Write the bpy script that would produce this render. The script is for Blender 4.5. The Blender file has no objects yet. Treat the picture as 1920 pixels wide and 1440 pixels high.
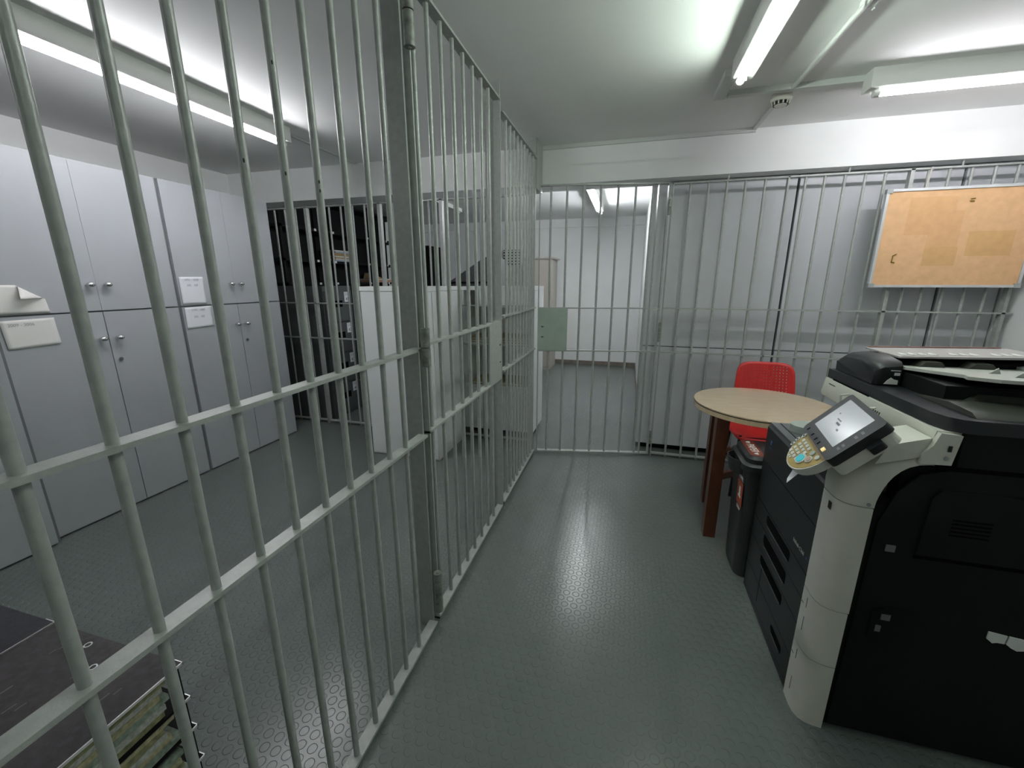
import bpy, bmesh, math, random
from mathutils import Vector, Matrix
random.seed(7)
S = bpy.context.scene
COL = S.collection
PI = math.pi

# ------------------------------------------------------------------ camera
CAM_POS = Vector((0, 0, 1.5))
YAW, PITCH, ROLL = .2708, .2450, .0012
fw = Vector((-math.sin(YAW)*math.cos(PITCH), math.cos(YAW)*math.cos(PITCH), -math.sin(PITCH)))
rt = Vector((math.cos(YAW), math.sin(YAW), 0))
dn = fw.cross(rt)
r2 = rt*math.cos(ROLL) + dn*math.sin(ROLL)
d2 = -rt*math.sin(ROLL) + dn*math.cos(ROLL)
cam_d = bpy.data.cameras.new('camera')
cam_d.sensor_width = 36; cam_d.lens = 768.3/1920*36
cam_d.clip_start = .02; cam_d.clip_end = 60
cam = bpy.data.objects.new('camera', cam_d); COL.objects.link(cam)
cam.matrix_world = Matrix(((r2.x, -d2.x, -fw.x, CAM_POS.x), (r2.y, -d2.y, -fw.y, CAM_POS.y),
                           (r2.z, -d2.z, -fw.z, CAM_POS.z), (0, 0, 0, 1)))
S.camera = cam

# ------------------------------------------------------------------ world, exposure
w = bpy.data.worlds.new('world'); S.world = w; w.use_nodes = True
w.node_tree.nodes['Background'].inputs[0].default_value = (.75, .8, .85, 1)
w.node_tree.nodes['Background'].inputs[1].default_value = .02
S.view_settings.view_transform = 'Standard'
S.view_settings.look = 'None'
S.view_settings.exposure = 1.12
S.view_settings.gamma = 1.0
S.view_settings.use_curve_mapping = False
# tube strengths (the fluorescent tubes are the only lamps)
E_CELL, E_AISLE, E_CROSS, E_BACK = 34, 34, 27, 50
C_CELL, C_AISLE, C_CROSS, C_BACK = (.97, .96, 1), (.86, 1, .88), (.97, .95, 1), (.93, .97, 1)

# ------------------------------------------------------------------ materials
def mat(name, col, rough=.5, metal=0, spec=.5, noise=0, nscale=30, bump=0, bscale=200, coat=0, emit=None, es=0):
    m = bpy.data.materials.new(name); m.use_nodes = True
    nt = m.node_tree; b = nt.nodes['Principled BSDF']
    b.inputs['Base Color'].default_value = (*col, 1)
    b.inputs['Roughness'].default_value = rough
    b.inputs['Metallic'].default_value = metal
    b.inputs['Specular IOR Level'].default_value = spec
    if coat:
        b.inputs['Coat Weight'].default_value = coat; b.inputs['Coat Roughness'].default_value = .05
    if emit:
        b.inputs['Emission Color'].default_value = (*emit, 1); b.inputs['Emission Strength'].default_value = es
    tc = None
    if noise or bump:
        tc = nt.nodes.new('ShaderNodeTexCoord')
    if noise:
        n = nt.nodes.new('ShaderNodeTexNoise'); n.inputs['Scale'].default_value = nscale; n.inputs['Detail'].default_value = 5
        nt.links.new(tc.outputs['Object'], n.inputs['Vector'])
        r = nt.nodes.new('ShaderNodeMapRange')
        r.inputs['From Min'].default_value = .3; r.inputs['From Max'].default_value = .7
        r.inputs['To Min'].default_value = 1-noise; r.inputs['To Max'].default_value = 1+noise
        nt.links.new(n.outputs['Fac'], r.inputs['Value'])
        mx = nt.nodes.new('ShaderNodeVectorMath'); mx.operation = 'SCALE'
        mx.inputs[0].default_value = col
        nt.links.new(r.outputs[0], mx.inputs['Scale'])
        nt.links.new(mx.outputs[0], b.inputs['Base Color'])
    if bump:
        n = nt.nodes.new('ShaderNodeTexNoise'); n.inputs['Scale'].default_value = bscale; n.inputs['Detail'].default_value = 3
        nt.links.new(tc.outputs['Object'], n.inputs['Vector'])
        bp = nt.nodes.new('ShaderNodeBump'); bp.inputs['Strength'].default_value = bump; bp.inputs['Distance'].default_value = .002
        nt.links.new(n.outputs['Fac'], bp.inputs['Height'])
        nt.links.new(bp.outputs[0], b.inputs['Normal'])
    return m

M = {}
M['wall'] = mat('painted_plaster', (.83, .84, .835), .75, noise=.03, nscale=3, bump=.15, bscale=60)
M['ceil'] = mat('painted_ceiling', (.80, .81, .80), .8, noise=.03, nscale=2, bump=.2, bscale=40)
M['base'] = mat('brown_skirting_tile', (.20, .17, .14), .5, noise=.2, nscale=12)
M['steel'] = mat('grey_green_painted_steel', (.345, .362, .345), .33, spec=.6, noise=.10, nscale=45, bump=.25, bscale=170)
M['hinge'] = mat('worn_hinge_steel', (.23, .24, .22), .35, metal=.3, noise=.35, nscale=60, bump=.3)
M['plate'] = mat('green_grey_lock_plate', (.33, .40, .345), .5, noise=.06, nscale=15)
M['dark'] = mat('keyhole_black', (.01, .01, .01), .5)
M['cab'] = mat('grey_laminate', (.385, .40, .425), .42, noise=.03, nscale=4)
M['cab2'] = mat('grey_laminate_lit_copy', (.54, .555, .58), .42, noise=.03, nscale=4)  # copy of the grey laminate, lightened in place of crosswise lamp light
M['cabedge'] = mat('grey_laminate_edge', (.16, .165, .17), .5)
M['chrome'] = mat('chrome', (.75, .75, .75), .12, metal=1)
M['paper'] = mat('white_paper', (.80, .79, .76), .8, noise=.02, nscale=6)
M['paperw'] = mat('bluish_white_paper', (.80, .81, .86), .8)
M['ink'] = mat('grey_ink', (.42, .42, .44), .8)
M['inkd'] = mat('black_ink', (.02, .02, .02), .7)
M['whitemet'] = mat('white_enamelled_steel', (.80, .82, .82), .4, noise=.02, nscale=5)
M['file'] = mat('dark_grey_filing_steel', (.075, .08, .083), .45, noise=.05, nscale=8)
M['black'] = mat('black_steel', (.0035, .0035, .004), .7, spec=.2)
M['blacktop'] = mat('scuffed_black_brown_steel', (.045, .038, .042), .6, noise=.35, nscale=60, bump=.2)
M['bluetop'] = mat('scuffed_blue_black_steel', (.020, .021, .028), .6, noise=.3, nscale=60, bump=.2)
M['lip'] = mat('bare_steel_edge', (.8, .8, .8), .35, metal=.4)
M['clip'] = mat('white_plastic_clip', (.7, .7, .7), .5)
M['tubecap'] = mat('white_lamp_steel', (.66, .67, .65), .45)
M['trunk'] = mat('white_plastic_trunking', (.60, .62, .60), .5)
M['cream'] = mat('cream_plastic', (.66, .65, .585), .38, noise=.05, nscale=9, bump=.06, bscale=400)
M['pblack'] = mat('black_plastic', (.008, .009, .012), .42, bump=.1, bscale=500)
M['pside'] = mat('matte_black_plastic', (.005, .006, .006), .6, spec=.2, bump=.2, bscale=500)
M['pgloss'] = mat('satin_black_lid', (.022, .023, .028), .28, bump=.05, bscale=400)
M['slot'] = mat('deep_black_recess', (.002, .002, .002), .9, spec=.1)
M['slate'] = mat('slate_grey_plastic', (.10, .105, .115), .4)
M['olive'] = mat('olive_grey_tray_plastic', (.045, .047, .038), .45, bump=.1, bscale=400)
M['tray'] = mat('light_grey_tray_plastic', (.40, .41, .38), .45)
M['strip'] = mat('printed_warning_strip', (.36, .34, .35), .5)
M['stripred'] = mat('red_brown_strip_edge', (.25, .10, .08), .5)
M['sage'] = mat('sage_grey_plastic', (.35, .40, .37), .4)
M['bezel'] = mat('dark_grey_bezel', (.018, .019, .021), .45)
M['screen'] = mat('grey_lcd_screen', (.32, .33, .35), .18, spec=.5, emit=(.5, .52, .55), es=.12)
M['gold'] = mat('ochre_keypad_film', (.42, .29, .08), .45, noise=.05)
M['key'] = mat('pale_grey_key', (.62, .62, .58), .45)
M['teal'] = mat('teal_start_key', (.04, .30, .33), .25, emit=(.03, .3, .35), es=.3)
M['pink'] = mat('pale_red_stop_key', (.55, .33, .27), .4)
M['amber'] = mat('yellow_key', (.75, .55, .22), .35, emit=(.8, .6, .25), es=.3)
M['blue'] = mat('blue_badge', (.02, .06, .22), .3)
M['violet'] = mat('violet_badge', (.10, .05, .30), .4)
M['graylab'] = mat('grey_reflective_label', (.16, .165, .165), .5)
M['wood'] = mat('dark_red_brown_wood', (.105, .032, .014), .38, noise=.2, nscale=20)
M['beige'] = mat('beige_column_cabinet', (.46, .42, .38), .5)
M['bin'] = mat('charcoal_bin_plastic', (.032, .034, .036), .42, bump=.15, bscale=300)
M['binlab'] = mat('brown_red_label', (.19, .045, .03), .45)
M['white'] = mat('white_print', (.8, .8, .78), .6)
M['orange'] = mat('orange_red_label', (.42, .075, .03), .5)
M['alu'] = mat('brushed_aluminium', (.62, .64, .65), .35, metal=.5)
M['alugrey'] = mat('grey_plastic_corner', (.33, .35, .35), .5)
M['cork'] = mat('faded_cork', (.67, .415, .22), .85, noise=.07, nscale=25, bump=.1)
M['corkd'] = mat('unfaded_cork', (.63, .375, .185), .85, noise=.05, nscale=25)
M['corkc'] = mat('dull_unfaded_cork', (.60, .365, .16), .85, noise=.05, nscale=25)
M['brass'] = mat('brass_pin', (.40, .28, .06), .3, metal=.8)
M['green'] = mat('pale_green_pin', (.22, .32, .18), .5)
M['twine'] = mat('white_twine', (.66, .64, .58), .9)
M['plot'] = mat('dark_grey_cover', (.10, .105, .105), .6)
M['tan'] = mat('tan_folder', (.36, .30, .17), .8, noise=.25, nscale=60)
M['redchair_leg'] = mat('black_chair_leg', (.012, .012, .012), .4)
FOLD = [mat('olive_green_folder', (.22, .22, .11), .75, noise=.4, nscale=90), mat('grey_green_folder', (.22, .27, .22), .75, noise=.4, nscale=90),
        mat('pale_grey_papers', (.38, .39, .36), .75, noise=.3, nscale=120), mat('yellow_beige_papers', (.36, .33, .20), .75, noise=.35, nscale=90)]
PAP = [mat('brown_paper_bundle', (.40, .28, .14), .85, noise=.2, nscale=60), mat('white_paper_bundle', (.55, .55, .5), .85, noise=.15, nscale=60),
       mat('blue_grey_paper', (.33, .38, .48), .85), mat('orange_folder', (.45, .22, .15), .8)]

def emis(name, col, s):
    m = bpy.data.materials.new(name); m.use_nodes = True
    nt = m.node_tree; b = nt.nodes['Principled BSDF']
    b.inputs['Base Color'].default_value = (.9, .9, .9, 1)
    b.inputs['Emission Color'].default_value = (*col, 1); b.inputs['Emission Strength'].default_value = s
    return m

# studded rubber floor: staggered coins, procedural bump
def floor_mat():
    m = bpy.data.materials.new('studded_rubber'); m.use_nodes = True
    nt = m.node_tree; N = nt.nodes; L = nt.links; b = N['Principled BSDF']
    tc = N.new('ShaderNodeTexCoord')
    p = .0445; q = p*1.732
    def vm(op, a, v=None):
        n = N.new('ShaderNodeVectorMath'); n.operation = op
        L.new(a, n.inputs[0])
        if v is not None: n.inputs[1].default_value = v
        return n
    flat = vm('MULTIPLY', tc.outputs['Object'], (1/p, 1/q, 0))
    ds = []
    for off in ((0, 0, 0), (.5, .5, 0)):
        a = vm('ADD', flat.outputs[0], off)
        f = vm('FRACTION', a.outputs[0])
        s = vm('SUBTRACT', f.outputs[0], (.5, .5, 0))
        s = vm('MULTIPLY', s.outputs[0], (p, q, 0))
        l = vm('LENGTH', s.outputs[0]); ds.append(l.outputs['Value'])
    mn = N.new('ShaderNodeMath'); mn.operation = 'MINIMUM'; L.new(ds[0], mn.inputs[0]); L.new(ds[1], mn.inputs[1])
    mr = N.new('ShaderNodeMapRange'); mr.interpolation_type = 'SMOOTHSTEP'
    mr.inputs['From Min'].default_value = .0165; mr.inputs['From Max'].default_value = .0140
    mr.inputs['To Min'].default_value = 0; mr.inputs['To Max'].default_value = 1
    L.new(mn.outputs[0], mr.inputs['Value'])
    nz = N.new('ShaderNodeTexNoise'); nz.inputs['Scale'].default_value = 350; L.new(tc.outputs['Object'], nz.inputs['Vector'])
    bp0 = N.new('ShaderNodeBump'); bp0.inputs['Strength'].default_value = .08; bp0.inputs['Distance'].default_value = .001
    L.new(nz.outputs['Fac'], bp0.inputs['Height'])
    bp = N.new('ShaderNodeBump'); bp.inputs['Strength'].default_value = .8; bp.inputs['Distance'].default_value = .002
    L.new(mr.outputs[0], bp.inputs['Height']); L.new(bp0.outputs[0], bp.inputs['Normal']); L.new(bp.outputs[0], b.inputs['Normal'])
    n2 = N.new('ShaderNodeTexNoise'); n2.inputs['Scale'].default_value = 1.3; n2.inputs['Detail'].default_value = 6
    L.new(tc.outputs['Object'], n2.inputs['Vector'])
    cr = N.new('ShaderNodeValToRGB')
    cr.color_ramp.elements[0].position = .3; cr.color_ramp.elements[0].color = (.135, .158, .147, 1)
    cr.color_ramp.elements[1].position = .75; cr.color_ramp.elements[1].color = (.16, .178, .17, 1)
    L.new(n2.outputs['Fac'], cr.inputs[0]); L.new(cr.outputs[0], b.inputs['Base Color'])
    r2_ = N.new('ShaderNodeMapRange'); r2_.inputs['To Min'].default_value = .19; r2_.inputs['To Max'].default_value = .28
    L.new(n2.outputs['Fac'], r2_.inputs['Value']); L.new(r2_.outputs[0], b.inputs['Roughness'])
    b.inputs['Specular IOR Level'].default_value = .45
    return m
M['floor'] = floor_mat()

def wood_top():
    m = mat('light_oak_under_glass', (.56, .39, .22), .25, spec=.5, coat=1.0)
    nt = m.node_tree; N = nt.nodes; L = nt.links; b = N['Principled BSDF']; b.inputs['Coat IOR'].default_value = 1.75; b.inputs['Coat Roughness'].default_value = .015
    tc = N.new('ShaderNodeTexCoord'); mp = N.new('ShaderNodeMapping'); mp.inputs['Scale'].default_value = (4, 40, 4)
    mp.inputs['Rotation'].default_value = (0, 0, .2)
    L.new(tc.outputs['Object'], mp.inputs[0])
    n = N.new('ShaderNodeTexNoise'); n.inputs['Scale'].default_value = 3; n.inputs['Detail'].default_value = 6
    L.new(mp.outputs[0], n.inputs['Vector'])
    cr = N.new('ShaderNodeValToRGB')
    cr.color_ramp.elements[0].position = .3; cr.color_ramp.elements[0].color = (.60, .44, .28, 1)
    cr.color_ramp.elements[1].position = .7; cr.color_ramp.elements[1].color = (.72, .55, .37, 1)
    L.new(n.outputs['Fac'], cr.inputs[0]); L.new(cr.outputs[0], b.inputs['Base Color'])
    return m
M['oak'] = wood_top()

def red_mat():
    m = mat('perforated_red_plastic', (.56, .018, .016), .42)
    nt = m.node_tree; N = nt.nodes; L = nt.links; b = N['Principled BSDF']
    tc = N.new('ShaderNodeTexCoord')
    sep = N.new('ShaderNodeSeparateXYZ'); L.new(tc.outputs['UV'], sep.inputs[0])
    def mth(op, a, v=None, c=None):
        n = N.new('ShaderNodeMath'); n.operation = op
        for i, x in enumerate((a, v, c)):
            if x is None: continue
            if isinstance(x, (int, float)): n.inputs[i].default_value = x
            else: L.new(x, n.inputs[i])
        return n.outputs[0]
    u = mth('MULTIPLY', sep.outputs[0], 19); v = mth('MULTIPLY', sep.outputs[1], 19)
    fu = mth('ABSOLUTE', mth('SUBTRACT', mth('FRACT', u), .5)); fv = mth('ABSOLUTE', mth('SUBTRACT', mth('FRACT', v), .5))
    a = mth('MULTIPLY', mth('LESS_THAN', fu, .14), mth('LESS_THAN', fv, .2))
    inu = mth('LESS_THAN', mth('ABSOLUTE', mth('SUBTRACT', sep.outputs[0], .5)), .40)
    inv = mth('LESS_THAN', mth('ABSOLUTE', mth('SUBTRACT', sep.outputs[1], .53)), .40)
    hole = mth('MULTIPLY', a, mth('MULTIPLY', inu, inv))
    al = mth('SUBTRACT', 1.0, hole)
    L.new(al, b.inputs['Alpha'])
    return m
M['redback'] = red_mat()
M['red'] = mat('red_plastic', (.56, .018, .016), .42)

# ------------------------------------------------------------------ mesh helpers
class MB:
    def __init__(s): s.bm = bmesh.new(); s.T = None
    def _v(s, p):
        p = Vector(p)
        if s.T: p = s.T @ p
        return s.bm.verts.new(p)
    def face(s, vs):
        try: return s.bm.faces.new(vs)
        except ValueError: return None
    def box(s, a, b):
        x0, y0, z0 = (min(a[i], b[i]) for i in range(3)); x1, y1, z1 = (max(a[i], b[i]) for i in range(3))
        v = [s._v(p) for p in ((x0,y0,z0),(x1,y0,z0),(x1,y1,z0),(x0,y1,z0),(x0,y0,z1),(x1,y0,z1),(x1,y1,z1),(x0,y1,z1))]
        for f in ((3,2,1,0),(4,5,6,7),(0,1,5,4),(1,2,6,5),(2,3,7,6),(3,0,4,7)): s.face([v[i] for i in f])
        return s
    def hexa(s, p):   # eight corners, bottom ring then top ring
        v = [s._v(q) for q in p]
        for f in ((3,2,1,0),(4,5,6,7),(0,1,5,4),(1,2,6,5),(2,3,7,6),(3,0,4,7)): s.face([v[i] for i in f])
        return s
    def prism(s, poly, axis, a, b):   # poly of 2D points extruded along axis between a and b
        def P(u, v, t): return {'x': (t, u, v), 'y': (u, t, v), 'z': (u, v, t)}[axis]
        A = [s._v(P(u, v, a)) for u, v in poly]; B = [s._v(P(u, v, b)) for u, v in poly]
        s.face(A[::-1]); s.face(B); n = len(poly)
        for i in range(n): s.face([A[i], A[(i+1) % n], B[(i+1) % n], B[i]])
        return s
    def tube(s, p, q, r, n=12, r2=None, cap=True):
        p = Vector(p); q = Vector(q); d = (q-p).normalized(); r2 = r if r2 is None else r2
        a = d.orthogonal().normalized(); b = d.cross(a)
        A = []; B = []
        for i in range(n):
            t = 2*PI*i/n; o = a*math.cos(t)+b*math.sin(t)
            A.append(s._v(p+o*r)); B.append(s._v(q+o*r2))
        for i in range(n): s.face([A[i], A[(i+1) % n], B[(i+1) % n], B[i]])
        if cap: s.face(A[::-1]); s.face(B)
        return s
    def path(s, pts, r, n=8):
        for i in range(len(pts)-1): s.tube(pts[i], pts[i+1], r, n)
        return s
    def ball(s, c, r, sc=(1, 1, 1)):
        mt = Matrix.Translation(c) @ Matrix.Diagonal((*sc, 1))
        if s.T: mt = s.T @ mt
        bmesh.ops.create_uvsphere(s.bm, u_segments=14, v_segments=9, radius=r, matrix=mt); return s
    def rings(s, loops, cap=True):
        R = [[s._v(p) for p in l] for l in loops]; n = len(loops[0])
        for k in range(len(R)-1):
            for i in range(n): s.face([R[k][i], R[k][(i+1) % n], R[k+1][(i+1) % n], R[k+1][i]])
        if cap: s.face(R[0][::-1]); s.face(R[-1])
        return s
    def bevel(s, w, seg=2, ang=30):
        es = [e for e in s.bm.edges if len(e.link_faces) == 2 and e.calc_face_angle(0) > math.radians(ang)]
        bmesh.ops.bevel(s.bm, geom=es, offset=w, segments=seg, profile=.5, affect='EDGES', clamp_overlap=True)
        return s
    def obj(s, name, m, parent=None, smooth=False):
        bmesh.ops.recalc_face_normals(s.bm, faces=s.bm.faces)
        me = bpy.data.meshes.new(name)
        s.bm.to_mesh(me); s.bm.free()
        if m: me.materials.append(m)
        if smooth:
            me.polygons.foreach_set('use_smooth', [True]*len(me.polygons))
            me.set_sharp_from_angle(angle=math.radians(38))
        o = bpy.data.objects.new(name, me); COL.objects.link(o)
        if parent: put(o, parent)
        return o

def world_of(o):
    m = Matrix.Identity(4)
    while o:
        m = o.matrix_parent_inverse @ o.matrix_basis @ m if o.parent else o.matrix_basis @ m
        o = o.parent
    return m
def put(o, parent):
    o.parent = parent
    o.matrix_parent_inverse = world_of(parent).inverted()
    return o
def thing(name, label, cat, loc=(0, 0, 0), group=None):
    o = bpy.data.objects.new(name, None); COL.objects.link(o); o.location = loc; o.empty_display_size = .05
    o['label'] = label; o['category'] = cat
    if group: o['group'] = group
    return o
def tag(o, label, cat, group=None):
    o['label'] = label; o['category'] = cat
    if group: o['group'] = group
    return o
def struct(name, mb, m):
    o = mb.obj(name, m); o['kind'] = 'structure'; return o
def box(a, b): return MB().box(a, b)
def text(name, s, size, m, T, parent=None, ext=.0004, sx=1.0, align='CENTER'):
    cu = bpy.data.curves.new(name, 'FONT'); cu.body = s; cu.size = size; cu.extrude = ext; cu.align_x = align; cu.align_y = 'CENTER'
    t = bpy.data.objects.new(name+'_tmp', cu); COL.objects.link(t)
    bpy.context.view_layer.update()
    dg = bpy.context.evaluated_depsgraph_get()
    me = bpy.data.meshes.new_from_object(t.evaluated_get(dg)); me.name = name
    COL.objects.unlink(t); bpy.data.objects.remove(t)
    me.transform(T @ Matrix.Diagonal((sx, 1, 1, 1)))
    me.materials.clear(); me.materials.append(m)
    o = bpy.data.objects.new(name, me); COL.objects.link(o)
    if parent: put(o, parent)
    return o
def frame(o, x, y, z):
    x = Vector(x).normalized(); y = Vector(y).normalized(); z = Vector(z).normalized()
    return Matrix(((x.x, y.x, z.x, o[0]), (x.y, y.y, z.y, o[1]), (x.z, y.z, z.z, o[2]), (0, 0, 0, 1)))

# ------------------------------------------------------------------ room shell
XL, XR, YB, YF, ZC = -3.98, 2.50, 7.59, -2.60, 2.55
struct('floor', box((XL-.1, YF-.1, -.1), (XR+.1, YB+.1, 0)), M['floor'])
struct('ceiling', box((XL-.1, YF-.1, ZC), (XR+.1, YB+.1, ZC+.1)), M['ceil'])
struct('wall_left', box((XL-.1, YF, 0), (XL, YB, ZC)), M['wall'])
struct('wall_back', box((XL, YB, 0), (XR, YB+.1, ZC)), M['wall'])
struct('wall_front', box((XL, YF-.1, 0), (XR, YF, ZC)), M['wall'])
struct('wall_right', box((XR, YF, 0), (XR+.1, YB, ZC)), M['wall'])
struct('wall_passage', box((.20, 4.33, 0), (.32, YB, ZC)), M['wall'])
struct('trim_1', box((XL, 3.59, 2.265), (XR, 3.86, ZC)), M['wall'])          # lintel beam over the back bars
struct('trim_2', box((XL, YB-.05, 2.41), (.20, YB, ZC)), M['wall'])
struct('baseboard_back', box((XL, YB-.012, 0), (.20, YB, .075)), M['base'])
struct('baseboard_passage', box((.188, 4.33, 0), (.20, YB-.012, .075)), M['base'])

# ------------------------------------------------------------------ bar panels
R_BAR = .009
def barset(root, P0, P1, bars, rails, ztop, stiles=(), half=.020, zb=0.0, plates=()):
    """bars/stiles: distances along P0->P1; rails: underside heights"""
    P0 = Vector((*P0, 0)); P1 = Vector((*P1, 0)); d = (P1-P0); L = d.length; d.normalize(); n = Vector((-d.y, d.x, 0))
    T = frame((P0.x, P0.y, 0), d, n, (0, 0, 1))
    for z, nm in rails:
        b = MB(); b.T = T; b.box((0, -half, z), (L, half, z+.010)).bevel(.0015, 1)
        b.obj(nm, M['steel'], root)
    for sx in bars:
        b = MB(); b.T = T; b.tube((sx, 0, zb), (sx, 0, ztop), R_BAR, 12)
        b.obj('bar', M['steel'], root, True)
    for sx, wd, h in stiles:
        b = MB(); b.T = T; b.box((sx-wd/2, -h, zb), (sx+wd/2, h, ztop+.008)).bevel(.0015, 1)
        b.obj('stile', M['steel'], root)
    return T
def hinge(root, x, y, z0, z1, r=.014):
    h = (z1-z0)/2
    b = MB().tube((x, y, z0), (x, y, z0+h-.002), r, 16).tube((x, y, z0+h+.002), (x, y, z1), r, 16).tube((x, y, z0-.004), (x, y, z1+.002), r*.35, 8).bevel(.001, 1, 60)
    return b.obj('hinge', M['hinge'], root, True)

XP = -.746
# left partition: panel nearest the camera
t = thing('bar_partition', 'fixed grey steel bar panel nearest the viewer, running along the left of the aisle', 'bar partition', (XP, 0, 0), 'grey steel bar panels')
y0 = -2.58
bars = [y for y in [.297+.1045*k for k in range(-27, 10)] if y > y0+.05]
barset(t, (XP, y0), (XP, 1.375), [y-y0 for y in bars], [(2.44, 'top_rail'), (1.250, 'middle_rail'), (.905, 'middle_rail'), (.018, 'bottom_rail')], 2.442, [(.004, .008, .02)])
b = box((-.812, 1.374, 0), (-.747, 1.384, 2.55)).bevel(.0015, 1).obj('post', M['steel'], t)
chips = [o for o in t.children if o.name.startswith('bar')]
for cy, cz in ((.712, 1.73), (.816, 1.73), (.920, 1.735), (.920, 1.715), (.816, 1.94)):
    br = min(chips, key=lambda o: abs(o.data.vertices[0].co.y-cy)); yb_ = sum(v.co.y for v in br.data.vertices)/len(br.data.vertices)
    MB().ball((XP+.0062, yb_-.0052, cz), .0032, (.6, .6, 1.5)).obj('paint_chip', M['dark'], br, True)
# gate in the partition
t = thing('barred_gate', 'closed barred gate with round hinges in the left partition, lock plate at far edge', 'gate', (XP, 1.39, 0), 'grey steel bar panels')
barset(t, (XP, 1.392), (XP, 2.392), [y-1.392 for y in (1.452, 1.565, 1.675, 1.788, 1.90, 2.015, 2.13, 2.24)],
       [(2.442, 'top_rail'), (1.262, 'middle_rail'), (.912, 'middle_rail'), (.025, 'bottom_rail')], 2.445, [(.004, .008, .02), (.996, .008, .02)], zb=.02)
b = box((-.732, 2.16, .918), (-.728, 2.385, 1.264)).bevel(.001, 1).obj('lock_plate', M['steel'], t)
for z in (1.125, 1.02): box((-.728, 2.345, z), (-.7265, 2.365, z+.008)).obj('keyhole', M['dark'], b)
for z0, z1 in ((2.21, 2.40), (1.195, 1.335), (.11, .30)): hinge(t, -.706, 1.356, z0, z1, .0175)
t = thing('bar_partition', 'short fixed grey bar panel between the gate and the far corner of the left partition', 'bar partition', (XP, 2.43, 0), 'grey steel bar panels')
barset(t, (XP, 2.43), (XP, 3.36), [y-2.43 for y in [2.556+.0907*k for k in range(9)]],
       [(2.402, 'top_rail'), (1.285, 'middle_rail'), (.945, 'middle_rail'), (.025, 'bottom_rail')], 2.405)
box((-.825, 2.412, 0), (-.738, 2.424, 2.55)).bevel(.0015, 1).obj('post', M['steel'], t)
box((-.792, 3.352, 0), (-.740, 3.362, 2.55)).bevel(.0015, 1).obj('post', M['steel'], t)
box((-.795, 3.365, 2.20), (-.735, 3.585, 2.55)).bevel(.0015, 1).obj('head_plate', M['steel'], t)
# open gate at the back of the aisle
G0 = Vector((.252, 3.575)); G1 = Vector((-.715, 3.378)); gd = (G1-G0).normalized()
t = thing('barred_gate', 'slightly open barred gate at the end of the aisle, with square green lock plate', 'gate', (.252, 3.575, 0), 'grey steel bar panels')
sl = [(x-G0.x)/gd.x for x in (.133, .006, -.122, -.251, -.38, -.504, -.625)]
barset(t, G0, G1, sl, [(2.215, 'top_rail'), (1.283, 'middle_rail'), (.930, 'middle_rail'), (.022, 'bottom_rail')], 2.218,
       [(.005, .010, .02), ((G1-G0).length-.005, .010, .02)], zb=.022)
T = frame((G0.x, G0.y, 0), (gd.x, gd.y, 0), (-gd.y, gd.x, 0), (0, 0, 1)); L = (G1-G0).length
b = MB(); b.T = T; b.box((L-.245, .0205, .935), (L-.004, .0245, 1.285)); pl_ = b.bevel(.001, 1).obj('lock_plate', M['plate'], t)
for z in (1.135, 1.05):
    b = MB(); b.T = T; b.box((L-.052, .0245, z), (L-.028, .0255, z+.006)); b.tube((L-.04, .0245, z-.004), (L-.04, .0256, z-.004), .004, 10); b.obj('keyhole', M['dark'], pl_)
b = MB(); b.T = T; b.box((.075, -.02, .022), (.083, .02, 2.218)); b.obj('stile', M['steel'], t)
for z0, z1 in ((1.995, 2.112), (1.02, 1.175), (.125, .24)): hinge(t, .262, 3.552, z0, z1, .009)
# fixed bars right of the open gate
t = thing('bar_partition', 'fixed bar panel in front of the tall grey cupboards on the right, carrying the cork board', 'bar partition', (.27, 3.59, 0), 'grey steel bar panels')
f0 = .274
xs = [.400, .525, .650, .774, .901, 1.154, 1.27, 1.39, 1.508, 1.622, 1.86, 1.972, 2.09, 2.21, 2.325]
barset(t, (f0, 3.59), (2.49, 3.59), [x-f0 for x in xs], [(2.212, 'top_rail'), (1.283, 'middle_rail'), (.925, 'middle_rail'), (.022, 'bottom_rail')], 2.215,
       [(.004, .008, .02), (1.045-f0, .010, .02), (1.765-f0, .022, .02), (2.44-f0, .02, .02)])
MB().tube((.66, 3.62, 2.222), (.66, 3.62, 2.266), .006, 8).tube((1.42, 3.62, 2.222), (1.42, 3.62, 2.266), .006, 8).tube((2.05, 3.62, 2.222), (2.05, 3.62, 2.266), .006, 8).obj('anchor_pin', M['steel'], t, True)
# far bars of the left cell
t = thing('bar_partition', 'bar panel at the far end of the left cell, in front of the black shelving and numbered filing cabinet', 'bar partition', (-2.2, 3.59, 0), 'grey steel bar panels')
f0 = -3.70
xs = [-3.58, -3.455, -3.33, -3.205, -2.945, -2.815, -2.685, -2.555, -2.425, -2.13, -2.01, -1.89, -1.77, -1.52, -1.40, -1.28, -1.16, -1.04, -.92]
barset(t, (f0, 3.59), (-.80, 3.59), [x-f0 for x in xs], [(2.195, 'top_rail'), (1.283, 'middle_rail'), (.925, 'middle_rail'), (.022, 'bottom_rail')], 2.2,
       [(-3.075-f0, .03, .02), (-2.265-f0, .03, .02), (-1.645-f0, .03, .02), (-.806-f0, .008, .02)])

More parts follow.
